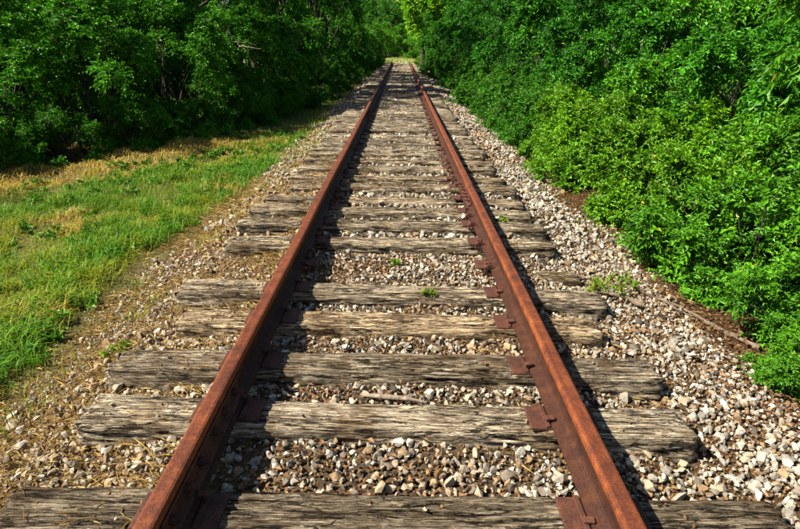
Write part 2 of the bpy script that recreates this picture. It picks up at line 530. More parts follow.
far_ties = [tie_mesh(2.72, 500 + k, 60, 10, 4, crack=0.7) for k in range(6)]
ordinal = ['', 'first', 'second', 'third', 'fourth', 'fifth', 'sixth', 'seventh', 'eighth', 'ninth', 'tenth', 'eleventh', 'twelfth', 'thirteenth', 'fourteenth', 'fifteenth', 'sixteenth', 'seventeenth', 'eighteenth', 'nineteenth']
for tens, base in (('twentieth', 'twenty'), ('thirtieth', 'thirty'), ('fortieth', 'forty')):
    ordinal += [tens] + [base + '-' + ordinal[k] for k in range(1, 10)]
TIE_LABELS = [
    'dark split wooden tie at the bottom edge, nearest the camera',
    'pale cracked wooden tie carrying the rail joint, second from the camera',
    'long grey-brown wooden tie, third from the camera, just behind the cracked pale one',
    'golden-brown short wooden tie with a rusty right end, fourth from the camera',
    'grey wooden tie with a small weed on it, fifth from the camera',
    'sunken wooden tie with only its right end clear of the gravel, sixth from the camera',
    'pale grey wooden tie just beyond the wide gravel gap, seventh from the camera',
]
tie_feet = []
for k, (ty, xl, xr, rz, tz, tint) in enumerate(TIES):
    ln = xr - xl
    if k < 16:
        hi = k < 8
        me = tie_mesh(ln, 100 + k, 170 if hi else 110, 34 if hi else 20, 14 if hi else 8, w=random.uniform(.205, .235))
    else:
        me = random.choice(far_ties)
    o = obj('railroad_tie', me, None, ((xl + xr) / 2, ty, tz), R(rz))
    o.color = (*tint, 1)
    tie_feet.append((ty, xl, xr, R(rz), tz))
    if k < len(TIE_LABELS): lab = TIE_LABELS[k]
    elif k < 40: lab = f'weathered grey wooden tie under both rails, {ordinal[k + 1]} from the camera'
    else: lab = 'distant weathered wooden tie in the shaded narrowing stretch of track'
    tag(o, lab, 'railroad tie', 'wooden ties under the rails')
    if ty < 26:
        for s in (-1, 1):
            p = obj('tie_plate', PLATE, o, (s * RAIL_X - (xl + xr) / 2, 0, -tz + 0.002))
            p.rotation_euler = (0, 0, -R(rz) + (0 if s < 0 else math.pi))
            if ty < 14:
                for sx, sy in ((0.082, 0.048), (-0.082, -0.048)):
                    q = obj('spike', SPIKE, p, (sx, sy, random.uniform(-.004, .012)))
                    q.rotation_euler = (random.uniform(-.08, .08), random.uniform(-.08, .08), (0 if sx > 0 else math.pi) + random.uniform(-.15, .15))

# ------------------------------------------------------------------ rails
prof = [(-0.068, 0.0), (0.068, 0.0), (0.068, 0.009), (0.030, 0.022), (0.012, 0.032), (0.0085, 0.050), (0.0085, 0.105), (0.012, 0.122), (0.029, 0.130), (0.0330, 0.134), (0.0340, 0.158), (0.0305, 0.166), (0.022, 0.170),
        (-0.022, 0.170), (-0.0305, 0.166), (-0.0340, 0.158), (-0.0330, 0.134), (-0.029, 0.130), (-0.012, 0.122), (-0.0085, 0.105), (-0.0085, 0.050), (-0.012, 0.032), (-0.030, 0.022), (-0.068, 0.009)]
RAIL_Z = 0.0145
def rail_mesh(y0, y1, seed):
    n = max(6, int((y1 - y0) / 0.25))
    ys = np.linspace(y0 + 0.0025, y1 - 0.0025, n)
    p = np.array(prof); m = len(p)
    V = np.zeros((n, m, 3))
    V[:, :, 0] = p[None, :, 0] + ((vnoise(ys * 0.5 + seed, ys * 0 + seed) - .5) * 0.006)[:, None]
    V[:, :, 1] = ys[:, None]
    V[:, :, 2] = p[None, :, 1] + ((vnoise(ys * 0.4 + seed * 3, ys * 0 + 2) - .5) * 0.006)[:, None]
    i = np.arange(n - 1)[:, None] * m; j = np.arange(m)[None]; j2 = (j + 1) % m
    Q = np.stack([(i + j).ravel(), (i + j2).ravel(), (i + m + j2).ravel(), (i + m + j).ravel()], -1)
    me = np_mesh('steel_rail', V.reshape(-1, 3), Q, RUST, False)
    b = bmesh.new(); b.from_mesh(me); b.verts.ensure_lookup_table()
    b.faces.new([b.verts[k] for k in range(m)][::-1]); b.faces.new([b.verts[(n - 1) * m + k] for k in range(m)])
    bmesh.ops.recalc_face_normals(b, faces=b.faces[:])
    b.to_mesh(me); b.free()
    return me

bm = bmesh.new()   # joint bar, inner side (+x), 0.92 m long
jp = [(0.0095, 0.036), (0.034, 0.024), (0.050, 0.020), (0.050, 0.034), (0.026, 0.050), (0.024, 0.102), (0.036, 0.118), (0.034, 0.128), (0.0125, 0.1205)]
va = [bm.verts.new((a, -0.46, b)) for a, b in jp]; vb = [bm.verts.new((a, 0.46, b)) for a, b in jp]
for k in range(len(jp)):
    k2 = (k + 1) % len(jp); bm.faces.new((va[k], va[k2], vb[k2], vb[k]))
bm.faces.new(va[::-1]); bm.faces.new(vb)
bmesh.ops.recalc_face_normals(bm, faces=bm.faces[:])
JOINT = bm_done(bm, 'joint_bar', RUSTD)
bm = bmesh.new()
bmesh.ops.create_cone(bm, cap_ends=True, segments=6, radius1=0.019, radius2=0.019, depth=0.022, matrix=Matrix.Rotation(math.pi / 2, 4, 'Y'))
bmesh.ops.create_cone(bm, cap_ends=True, segments=10, radius1=0.011, radius2=0.010, depth=0.026, matrix=Matrix.Translation((0.022, 0, 0)) @ Matrix.Rotation(math.pi / 2, 4, 'Y'))
BOLT = bm_done(bm, 'bolt', RUSTD)

def joint(parent, jy, ry, near):
    for side in (0, math.pi):
        j = obj('joint_bar', JOINT, parent, (0, jy - ry, 0), side)
        if near:
            for q in (-0.38, -0.23, -0.09, 0.09, 0.23, 0.38):
                obj('bolt', BOLT, j, (0.036, q, 0.076))

for s, first, side in ((-1, 1.885, 'left'), (1, 6.22, 'right')):
    ends = [-3.0, first]
    while ends[-1] < 54: ends.append(min(ends[-1] + 11.89, 54.6))
    if ends[-1] - ends[-2] < 1: ends.pop(-2)
    for k in range(len(ends) - 1):
        y0, y1 = ends[k], ends[k + 1]
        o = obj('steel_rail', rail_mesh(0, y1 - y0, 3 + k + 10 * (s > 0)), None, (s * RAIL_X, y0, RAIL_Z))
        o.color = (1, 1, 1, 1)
        place = ['length nearest the camera, running out of the bottom of the picture', 'second length from the camera, beyond the first joint',
                 'third length from the camera, under the shade of the trees', 'fourth length from the camera, in the dim tree tunnel', 'farthest length, ending at the bright clearing', 'last short length'][k]
        tag(o, f'rusty {side} rail, {place}', 'rail', 'rusty rail lengths')
        if k < len(ends) - 2:
            joint(o, y1, y0, y1 < 20)
        for (ty, xl, xr, rz, tz) in tie_feet:
            if y0 + 0.6 < ty < min(y1 - 0.6, 16) and ty > 3.9 and ty < 9.2:
                for dy in ((-0.145, 0.145) if (s > 0 or random.random() < .5) else (0.145,)):
                    if random.random() < 0.45:
                        a = obj('rail_anchor', ANCHOR, o, (0, ty + dy - y0, 0), 0 if s < 0 else math.pi)

# ------------------------------------------------------------------ ballast stones
def hull(seed, n):
    g = np.random.default_rng(seed)
    p = g.normal(size=(n, 3)); p /= np.linalg.norm(p, axis=1)[:, None]
    p *= g.uniform(0.8, 1.1, (n, 1)) * np.array([1.15, g.uniform(0.75, 1.0), g.uniform(0.55, 0.85)])
    b = bmesh.new()
    for q in p: b.verts.new(q)
    bmesh.ops.convex_hull(b, input=b.verts[:])
    loose = [v for v in b.verts if not v.link_faces]
    bmesh.ops.delete(b, geom=loose, context='VERTS')
    bmesh.ops.triangulate(b, faces=b.faces[:])
    b.verts.index_update()
    V = np.array([v.co[:] for v in b.verts]); Fc = np.array([[v.index for v in f.verts] for f in b.faces])
    b.free()
    return V, Fc

HI = [hull(k, 17) for k in range(14)]
LO = [hull(60 + k, 9) for k in range(10)]

def rand_rot(n):
    q = rng.normal(size=(n, 4)); q /= np.linalg.norm(q, axis=1)[:, None]
    w, x, y, z = q.T
    return np.stack([np.stack([1 - 2 * (y * y + z * z), 2 * (x * y - z * w), 2 * (x * z + y * w)], -1),
                     np.stack([2 * (x * y + z * w), 1 - 2 * (x * x + z * z), 2 * (y * z - x * w)], -1),
                     np.stack([2 * (x * z - y * w), 2 * (y * z + x * w), 1 - 2 * (x * x + y * y)], -1)], 1), q

def scatter(x0, x1, y0, y1, sp, keep=None):
    nx, ny = int((x1 - x0) / sp), int((y1 - y0) / sp)
    X, Y = np.meshgrid(np.arange(nx), np.arange(ny))
    X = x0 + (X.ravel() + rng.uniform(-.1, 1.1, nx * ny)) * sp; Y = y0 + (Y.ravel() + rng.uniform(-.1, 1.1, nx * ny)) * sp
    if keep is not None:
        k = rng.random(len(X)) < keep(X, Y); X, Y = X[k], Y[k]
    return X, Y

def on_tie(X, Y, margin=0.0):
    m = np.zeros(len(X), bool)
    for ty, xl, xr, rz, tz in tie_feet:
        if tz < -0.05: continue
        yy = Y - ty - math.tan(rz) * (X - (xl + xr) / 2)
        m |= (np.abs(yy) < 0.112 + margin) & (X > xl - margin) & (X < xr + margin)
    return m

def on_rail(X, margin=0.0):
    return np.abs(np.abs(X) - RAIL_X) < 0.07 + margin

def bed_density(X, Y):
    edge_l = -1.85 + (fbm(Y * 0.9 + 3, Y * 0 + 8) - .5) * 0.9
    edge_r = 2.12 + (fbm(Y * 0.8 + 30, Y * 0 + 2) - .5) * 0.5
    d = np.ones_like(X)
    d *= np.where(X < 0, sstep(edge_l - 0.35, edge_l + 0.15, X), 1 - sstep(edge_r - 0.15, edge_r + 0.3, X))
    dirt = np.where((X < -0.95), 0.45 + .9 * sstep(.4, .62, fbm(X * 1.7 + 9, Y * 1.7 + 9)), 1.0)
    return np.clip(d * dirt, 0, 1)

SX, SY, SR, SZ = [], [], [], []
def add_stones(X, Y, rad, dz=0.0):
    bad = on_tie(X, Y, 0.3 * rad.mean()) | (on_rail(X, -0.012) & (rad > .022)) | on_rail(X, -.045)
    X, Y, rad = X[~bad], Y[~bad], rad[~bad]
    SX.append(X); SY.append(Y); SR.append(rad); SZ.append(H(X, Y) + rad * rng.uniform(0.1, 0.75, len(X)) + dz)
def sizes(n, med, sg=.42, lo=.007, hi=.042): return np.clip(rng.lognormal(math.log(med), sg, n), lo, hi)
X, Y = scatter(-2.5, 2.6, 1.15, 5, 0.0272, bed_density); add_stones(X, Y, sizes(len(X), .0128, .38, .007, .034))
X, Y = scatter(-2.5, 2.6, 5, 10, 0.046, bed_density); add_stones(X, Y, sizes(len(X), .021))
X, Y = scatter(-2.5, 2.6, 1.15, 5, 0.025, lambda a, b: 0.85 * bed_density(a, b)); add_stones(X, Y, rng.uniform(.005, .0115, len(X)))
X, Y = scatter(-2.6, -.85, 1.15, 5.5, 0.022, lambda a, b: .75 * sstep(-2.6, -2.1, a)); add_stones(X, Y, rng.uniform(.004, .010, len(X)))
X, Y = scatter(-2.5, 2.6, 10, 20, 0.066, bed_density); add_stones(X, Y, rng.uniform(.02, .040, len(X)))
X, Y = scatter(-2.5, 2.6, 20, 54, 0.12, bed_density); add_stones(X, Y, rng.uniform(.035, .06, len(X)))
# odd chips lying on the ties
X, Y = scatter(-1.35, 1.35, 1.4, 8, 0.05, lambda a, b: 0.06 + 0.5 * (np.abs(np.abs(a) - .98) < .1))
ok = on_tie(X, Y, -0.02) & ~on_rail(X, 0.02); X, Y = X[ok], Y[ok]
rr = rng.uniform(.005, .012, len(X)); SX.append(X); SY.append(Y); SR.append(rr); SZ.append(rr * .5)
SX, SY, SR, SZ = map(np.concatenate, (SX, SY, SR, SZ))
nS = len(SX)
pal = np.array([(0.50, 0.47, 0.41), (0.40, 0.375, 0.32), (0.31, 0.285, 0.24), (0.23, 0.215, 0.19), (0.38, 0.32, 0.23), (0.25, 0.175, 0.10), (0.18, 0.155, 0.13), (0.08, 0.068, 0.056)])
pc = pal[rng.choice(8, nS, p=[.16, .17, .17, .14, .13, .1, .08, .05])] * rng.uniform(.66, 1.1, (nS, 1))
# tan dirt-stained stones on the left shoulder, browner fines between the rails near the joint
tanw = (sstep(-0.8, -1.2, SX) * rng.uniform(0, .6, nS) * np.where(SR > .012, .6, 1))[:, None]
pc = pc * (1 - tanw) + np.array([(0.3, 0.195, 0.08)]) * rng.uniform(.7, 1.15, (nS, 1)) * tanw
fine = (SR < .0118) & (rng.random(nS) < .7)
pc[fine] = np.array([(0.17, 0.1, 0.045)]) * rng.uniform(.5, 1.3, (fine.sum(), 1))
brown = fbm(SX * 1.4 + 70, SY * 1.4 + 20); bw = (sstep(.52, .68, brown) * .55)[:, None]
pc = pc * (1 - bw) + pc * np.array([(0.75, 0.52, 0.32)]) * bw
ROT, QUA = rand_rot(nS)

# the 300 that show largest in the picture become parts of the bed
Ci = np.array(cam_rot.transposed())
def project(x, y, z):
    q = np.stack([x, y, z - CAM_H], -1) @ Ci.T
    return 400 + 585 * q[:, 0] / -q[:, 2], 264.5 - 585 * q[:, 1] / -q[:, 2], -q[:, 2]
u, v, dep = project(SX, SY, SZ)
size = np.where((u > 4) & (u < 796) & (v > 4) & (v < 525) & (np.abs(SX + .68) > .14), SR / dep, 0)
big = np.argsort(-size)[:300]
hm = []
for k, (V, Fc) in enumerate(HI):
    hm.append(np_mesh('stone', V, Fc, STONE, False))
for i in big:
    o = bpy.data.objects.new('stone', hm[i % 14])
    o.rotation_mode = 'QUATERNION'; o.rotation_quaternion = QUA[i]
    o.location = (SX[i], SY[i], SZ[i]); o.scale = (SR[i],) * 3; o.color = (*pc[i], 1)
    link(o, ballast)
rest = np.ones(nS, bool); rest[big] = False
def bulk(sel, kinds, name, parent):
    Vs, Fs, Cs = [], [], []; off = 0
    idx = np.nonzero(sel)[0]
    for k, (V, Fc) in enumerate(kinds):
        ii = idx[k::len(kinds)]
        if not len(ii): continue
        P = np.einsum('nij,vj->nvi', ROT[ii], V) * SR[ii][:, None, None] + np.stack([SX[ii], SY[ii], SZ[ii]], -1)[:, None]
        F = Fc[None] + (np.arange(len(ii)) * len(V))[:, None, None] + off
        Vs.append(P.reshape(-1, 3)); Fs.append(F.reshape(-1, 3)); Cs.append(np.repeat(pc[ii], len(V), 0)); off += len(ii) * len(V)
    o = obj(name, np_mesh(name, np.concatenate(Vs), np.concatenate(Fs), STONES, False, np.concatenate(Cs)), parent)
    tag(o, kind='stuff'); return o
nearmask = (SY < 3.4) & (SR > .017)
Vall = bulk(rest & nearmask, HI, 'ballast_stones', ballast)
bulk(rest & ~nearmask, LO, 'ballast_gravel', ballast)

# ------------------------------------------------------------------ leaves, blades and litter
def unit(v):
    return v / np.maximum(np.linalg.norm(v, axis=-1, keepdims=True), 1e-9)

def leaf_mesh(name, P, D, Nn, ln, wd, col, mat, fold=0.35):
    """one folded leaf per row: base point P, direction D, normal Nn"""
    D = unit(D); S = unit(np.cross(D, Nn)); Nn = np.cross(S, D)
    ln = ln[:, None]; wd = wd[:, None]
    tip = P + D * ln - Nn * ln * 0.12
    l = P + D * ln * 0.45 + S * wd * 0.5 + Nn * wd * fold
    r = P + D * ln * 0.45 - S * wd * 0.5 + Nn * wd * fold
    V = np.stack([P, r, tip, l], 1).reshape(-1, 3)
    b = np.arange(len(P)) * 4
    F = np.concatenate([np.stack([b, b + 1, b + 2], -1), np.stack([b, b + 2, b + 3], -1)])
    return np_mesh(name, V, F, mat, False, np.repeat(col, 4, 0))

def sphere_dirs(g, n):
    v = g.normal(size=(n, 3)); return unit(v)

def foliage(name, seed, clumps, lobes, radii, per, leaf, c_lo, c_hi, droop=0.25, aspect=0.5, yellow=0.004, mat=LEAF):
    """clumps (k,3); each clump a spray of twigs with leaves set alternately along them"""
    g = np.random.default_rng(seed)
    k = len(clumps)
    cen = clumps.mean(0)
    tw = max(4, per // 11); lv = 11
    out = unit(0.5 * unit(clumps - cen + 1e-6) + 0.7 * unit(clumps - lobes + 1e-6) + np.array([0, 0, .15]))
    d = unit(sphere_dirs(g, k * tw).reshape(k, tw, 3) + out[:, None] * 0.75 + np.array([0, 0, 0.15]))
    L = radii[:, None] * g.uniform(0.55, 1.25, (k, tw))
    t = (np.arange(lv) + 0.6)[None, None] / lv * np.ones((k, tw, 1)) + g.uniform(-.04, .04, (k, tw, lv))
    P = clumps[:, None, None] + d[:, :, None] * (L[:, :, None] * t)[..., None]
    P[..., 2] -= droop * (L[:, :, None] * t ** 2)
    side = unit(np.cross(d, np.array([0, 0, 1.0]) + g.normal(size=(k, tw, 3)) * .4))
    sgn = np.where(np.arange(lv) % 2 == 0, 1, -1)[None, None, :, None]
    D = unit(d[:, :, None] * 0.65 + side[:, :, None] * sgn * 0.8 + g.normal(size=(k, tw, lv, 3)) * 0.28 + np.array([0, 0, -droop]))
    Nn = np.array([0, 0, 1.0]) + 0.35 * d[:, :, None] + g.normal(size=(k, tw, lv, 3)) * 0.55
    n = k * tw * lv
    ln = leaf * g.uniform(0.6, 1.2, n); wd = ln * aspect * g.uniform(0.8, 1.2, n)
    cl = np.repeat(g.random(k), tw * lv); r = np.clip(0.45 * cl + 0.55 * g.random(n) + .12 * (t.ravel() - .5), 0, 1)[:, None]
    col = np.array(c_lo) * (1 - r) + np.array(c_hi) * r
    y = g.random(n) < yellow
    col[y] = np.array([0.32, 0.27, 0.03]) * g.uniform(.7, 1.1, (y.sum(), 1))
    return leaf_mesh(name, P.reshape(-1, 3), D.reshape(-1, 3), Nn.reshape(-1, 3), ln, wd, col, mat)

def tubes(name, lines, mat, sides=6):
    """lines: list of (points (n,3), radii (n,))"""
    Vs, Fs = [], []; off = 0
    for pts, rad in lines:
        pts = np.asarray(pts, float); rad = np.asarray(rad, float); n = len(pts)
        tg = unit(np.gradient(pts, axis=0))
        ref = np.array([0.31, 0.9, 0.13]) if abs(tg[0] @ np.array([0, 0, 1])) > .5 else np.array([0, 0.1, 1.0])
        a = unit(np.cross(tg, ref)); b = np.cross(tg, a)
        th = np.linspace(0, 2 * math.pi, sides, endpoint=False)
        V = pts[:, None] + rad[:, None, None] * (a[:, None] * np.cos(th)[None, :, None] + b[:, None] * np.sin(th)[None, :, None])
        i = np.arange(n - 1)[:, None] * sides; j = np.arange(sides)[None]; j2 = (j + 1) % sides
        Fs.append(np.stack([(i + j).ravel(), (i + j2).ravel(), (i + sides + j2).ravel(), (i + sides + j).ravel()], -1) + off)
        Vs.append(V.reshape(-1, 3)); off += n * sides
    return np_mesh(name, np.concatenate(Vs), np.concatenate(Fs), mat, True)

def wig(a, b, n, amp, g):
    t = np.linspace(0, 1, n)[:, None]
    p = np.array(a) * (1 - t) + np.array(b) * t
    w = np.cumsum(g.normal(size=(n, 3)), 0) * amp; w -= w[0] + (w[-1] - w[0]) * t
    return p + w

def blob_clumps(g, n, c, rad, inner=0.5, zmin=0.1):
    out = []
    while len(out) < n:
        v = g.normal(size=3); v /= np.linalg.norm(v)
        p = np.array(c) + v * np.array(rad) * g.uniform(inner, 1.0) ** 0.6 * (1 + .22 * math.sin(5 * v[0] + 3 * v[2] + c[2]))
        if p[2] > zmin: out.append(p)
    return np.array(out)

def lobed(g, nl, per, c, rad, lr, inner, zmin):
    B = blob_clumps(g, nl, c, rad, inner, zmin)
    Rr = g.uniform(.7, 1.3, nl) * lr
    C = np.repeat(B, per, 0) + unit(g.normal(size=(nl * per, 3))) * (np.repeat(Rr, per) * g.uniform(.35, 1, nl * per))[:, None] * np.array([1, 1, .75])
    C[:, 2] = np.maximum(C[:, 2], zmin)
    return C, np.repeat(B, per, 0)

def plant_meshes(seed, kind):
    g = np.random.default_rng(seed)
    if kind == 'shrub':        # knee to chest high, small leaves
        C, B = lobed(g, 17, 8, (0, 0, 0.5), (.95, .95, 0.68), .25, .55, 0.05)
        Cl, Bl = lobed(g, 9, 7, (0, 0, 0.14), (1.0, 1.0, 0.06), .2, .7, 0.04); C = np.concatenate([C, Cl]); B = np.concatenate([B, Bl])
        rad = g.uniform(.12, .25, len(C))
        f = foliage('foliage', seed, C, B, rad, 154, 0.054, (0.008, 0.05, 0.003), (0.10, 0.29, 0.008), .2, .5, .006)
        st = [(wig((g.normal() * .08, g.normal() * .08, -.1), C[k], 6, .03, g), np.linspace(.014, .004, 6)) for k in range(0, 136, 5)]
        return f, tubes('stem', st, BARK, 5)
    if kind == 'thicket':      # tall bush wall
        C, B = lobed(g, 24, 9, (0, 0, 1.7), (1.38, 1.38, 1.85), .38, .6, 0.1)
        rad = g.uniform(.16, .36, len(C))
        f = foliage('foliage', seed, C, B, rad, 176, 0.076, (0.005, 0.042, 0.003), (0.07, 0.28, 0.010), .28, .48, .003)
        st = [(wig((g.normal() * .2, g.normal() * .2, -.15), C[k], 7, .05, g), np.linspace(.03, .005, 7)) for k in range(0, 216, 11)]
        return f, tubes('stem', st, BARK, 5)
    if kind == 'drooping':     # long pointed hanging leaves
        C, B = lobed(g, 22, 8, (0, 0, 1.9), (1.3, 1.3, 1.8), .42, .6, 0.3)
        rad = g.uniform(.2, .42, len(C))
        f = foliage('foliage', seed, C, B, rad, 121, 0.125, (0.02, 0.10, 0.006), (0.10, 0.27, 0.010), .75, .3, .003)
        st = [(wig((g.normal() * .2, g.normal() * .2, -.15), C[k], 7, .05, g), np.linspace(.03, .005, 7)) for k in range(0, 176, 7)]
        return f, tubes('stem', st, BARK, 5)
    if kind == 'tree':         # broadleaf edge tree with low branches
        C1, B1 = lobed(g, 25, 8, (0, 0, 2.6), (2.1, 2.1, 2.45), .5, 0.58, 0.3); C2, B2 = lobed(g, 9, 7, (0, 0, 5.6), (1.3, 1.3, 1.6), .6, 0.4, 3.6)
        C = np.concatenate([C1, C2]); B = np.concatenate([B1, B2])
        rad = np.concatenate([g.uniform(.22, .48, len(C1)), g.uniform(.4, .65, len(C2))])
        f = foliage('crown', seed, C, B, rad, 198, 0.1, (0.005, 0.042, 0.003), (0.075, 0.29, 0.010), .32, .5, .003)
        top = np.array([g.normal() * .3, g.normal() * .3, 7.4])
        tr = wig((0, 0, -.3), top, 12, .05, g); st = [(tr, np.linspace(.17, .03, 12))]
        for k in range(0, 263, 6):
            j = int(np.clip((C[k, 2] - 1.2) / 7.7 * 12, 1, 10))
            st.append((wig(tr[j], C[k], 6, .07, g), np.linspace(.05, .008, 6)))
        return f, tubes('trunk', st, BARK, 6)
    if kind == 'lone':         # the tree with a clear trunk at the end of the track
        C = blob_clumps(g, 150, (-.1, 0, 4.4), (1.7, 1.7, 2.1), 0.2, 2.35); B = np.zeros_like(C) + (0, 0, 4.9)
        rad = g.uniform(.35, .6, len(C))
        f = foliage('crown', seed, C, B, rad, 154, 0.16, (0.04, 0.17, 0.006), (0.13, 0.31, 0.012), .25, .6)
        tr = wig((0, 0, -.3), (.1, 0, 6.2), 12, .03, g); st = [(tr, np.linspace(.2, .05, 12))]
        for k in range(0, 150, 4):
            st.append((wig(tr[5 + k % 5], C[k], 6, .06, g), np.linspace(.06, .01, 6)))
        return f, tubes('trunk', st, BARK, 8)

KIND = {'shrub': [plant_meshes(200 + k, 'shrub') for k in range(3)], 'thicket': [plant_meshes(220 + k, 'thicket') for k in range(3)],
        'tree': [plant_meshes(240 + k, 'tree') for k in range(4)], 'lone': [plant_meshes(260, 'lone')], 'drooping': [plant_meshes(270, 'drooping')]}

def plant(name, kind, v, x, y, rz, s, tint, label, cat, group, dz=0.0):
    f, st = KIND[kind][v % len(KIND[kind])]
    sx, sz = s if isinstance(s, tuple) else (s, s)
    e = empty(name, (x, y, float(H(x, y)) + dz), R(rz)); e.scale = (sx, sx, sz)
    tag(e, label, cat, group)
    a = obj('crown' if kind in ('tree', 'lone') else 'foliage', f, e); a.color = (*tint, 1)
    b = obj('trunk' if kind in ('tree', 'lone') else 'stem', st, e)
    return e

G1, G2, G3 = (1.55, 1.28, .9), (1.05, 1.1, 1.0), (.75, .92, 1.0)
def nth(k): return ordinal[k] if k < len(ordinal) else ''
# right: low sunlit shrubs along the gravel edge
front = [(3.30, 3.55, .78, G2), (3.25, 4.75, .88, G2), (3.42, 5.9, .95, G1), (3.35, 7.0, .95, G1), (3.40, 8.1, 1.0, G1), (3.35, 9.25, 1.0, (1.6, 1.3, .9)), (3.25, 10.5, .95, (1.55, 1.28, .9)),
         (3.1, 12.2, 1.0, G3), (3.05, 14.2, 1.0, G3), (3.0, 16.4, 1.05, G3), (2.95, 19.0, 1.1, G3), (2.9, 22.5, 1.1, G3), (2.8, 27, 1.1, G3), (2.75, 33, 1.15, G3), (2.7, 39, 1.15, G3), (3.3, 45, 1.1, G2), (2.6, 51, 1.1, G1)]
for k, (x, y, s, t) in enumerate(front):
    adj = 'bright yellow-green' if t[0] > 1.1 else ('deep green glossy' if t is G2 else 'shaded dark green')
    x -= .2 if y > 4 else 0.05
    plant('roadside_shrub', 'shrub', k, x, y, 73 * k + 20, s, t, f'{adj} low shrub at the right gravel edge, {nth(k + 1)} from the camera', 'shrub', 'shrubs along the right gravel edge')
plant('drooping_bush', 'drooping', 0, 4.75, 5.3, 15, .95, G2, 'tall bush with long pointed drooping leaves at the right picture edge', 'bush', None)
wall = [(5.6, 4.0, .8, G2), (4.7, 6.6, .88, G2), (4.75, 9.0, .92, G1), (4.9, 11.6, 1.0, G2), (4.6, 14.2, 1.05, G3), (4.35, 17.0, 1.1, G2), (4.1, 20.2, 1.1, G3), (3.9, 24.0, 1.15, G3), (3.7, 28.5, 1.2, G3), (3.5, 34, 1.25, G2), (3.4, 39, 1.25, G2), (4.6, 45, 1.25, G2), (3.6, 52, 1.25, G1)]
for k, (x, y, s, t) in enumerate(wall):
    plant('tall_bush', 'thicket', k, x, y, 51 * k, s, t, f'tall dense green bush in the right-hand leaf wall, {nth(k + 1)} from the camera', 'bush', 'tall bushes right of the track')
second = [(3.72, 4.5, .85, G2), (3.75, 5.35, 1.0, G2), (4.2, 4.0, .9, G2), (4.3, 5.1, 1.0, G2), (4.4, 6.2, 1.1, G2), (4.3, 7.6, 1.15, G1), (4.3, 9.8, 1.2, G1)]
for k, (x, y, s, t) in enumerate(second):
    plant('roadside_shrub', 'shrub', k + 2, x, y, 64 * k + 9, s, t, f'rounded green shrub in the second row behind the right gravel edge, {nth(k + 1)} from the camera', 'shrub', 'second row of shrubs on the right')
backr = [(8.0, 5.5), (7.6, 9.5), (7.6, 13.5), (7.0, 17.5), (6.6, 22), (6.2, 27), (6.0, 33), (6.0, 39), (6.0, 46), (10.5, 11), (10, 18), (9.5, 26), (9, 36)]
for k, (x, y) in enumerate(backr):
    plant('broadleaf_tree', 'tree', k, x, y, 67 * k, random.uniform(.9, 1.1), G2, 'dark broadleaf tree rising behind the bushes on the right', 'tree', 'trees behind the right bushes')
# left: edge of the wood
lwall = [(-8.6, 8.8, .85), (-7.0, 10.2, .8), (-5.9, 11.6, .85), (-5.0, 13.2, .85), (-4.4, 15.2, .85), (-3.95, 17.6, .85), (-4.0, 38.5, 1.25), (-3.9, 43, 1.25), (-3.8, 48, 1.25), (-3.6, 53, 1.25), (-6.2, 41, 1.5), (-6.3, 47, 1.5), (-10.6, 10.2, .95), (-9.2, 11.6, .95), (-12.5, 12.2, 1.1), (-7.6, 12.4, .95)]
for k, (x, y, s) in enumerate(lwall):
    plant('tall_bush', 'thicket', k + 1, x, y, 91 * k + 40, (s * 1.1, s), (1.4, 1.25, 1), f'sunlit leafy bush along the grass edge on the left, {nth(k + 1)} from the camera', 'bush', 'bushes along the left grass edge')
edge = [(-8.6, 14.6), (-6.9, 15.4), (-6.2, 18.4), (-5.0, 21.4), (-4.4, 25), (-4.0, 29.5), (-3.9, 34)]
for k, (x, y) in enumerate(edge):
    plant('broadleaf_tree', 'tree', k + 1, x, y, 83 * k + 11, (random.uniform(.95, 1.1), (.8, 1.0, 1.3)[k] if k < 3 else random.uniform(1.6, 1.8)), (1.4, 1.25, 1) if k < 3 else G2,
          f'leafy broadleaf tree at the wood edge left of the track, {nth(k + 1)} from the camera', 'tree', 'trees along the left wood edge')
backl = [(-13.5, 17.5), (-11.5, 18.5), (-10.5, 20), (-9, 24), (-8.2, 29.5), (-8, 36), (-16.5, 17), (-14.5, 22), (-13, 29), (-12, 38)]
for k, (x, y) in enumerate(backl):
    plant('broadleaf_tree', 'tree', k + 2, x, y, 59 * k + 5, random.uniform(.95, 1.15), G2, 'dark broadleaf tree deep in the wood left of the track', 'tree', 'trees deep in the left wood')
und = [(-6.8, 9.0, .9), (-5.7, 10.1, .75), (-5.0, 11.1, .7), (-4.2, 12.4, .7), (-3.9, 14.2, .75), (-3.5, 16.2, .75), (-3.2, 18.6, .8), (-3.0, 21.5, .85), (-2.9, 25, .9), (-2.8, 29, 1.0), (-2.8, 34, 1.1), (-2.6, 38.5, 1.15), (-2.5, 43, 1.15), (-2.45, 48, 1.15), (-2.4, 53, 1.15)]
for k, (x, y, s) in enumerate(und):
    plant('undergrowth_shrub', 'shrub', k + 1, x, y, 47 * k, s, G3 if k else G2, f'low dark shrub below the left trees, {nth(k + 1)} from the camera', 'shrub', 'undergrowth under the left trees')
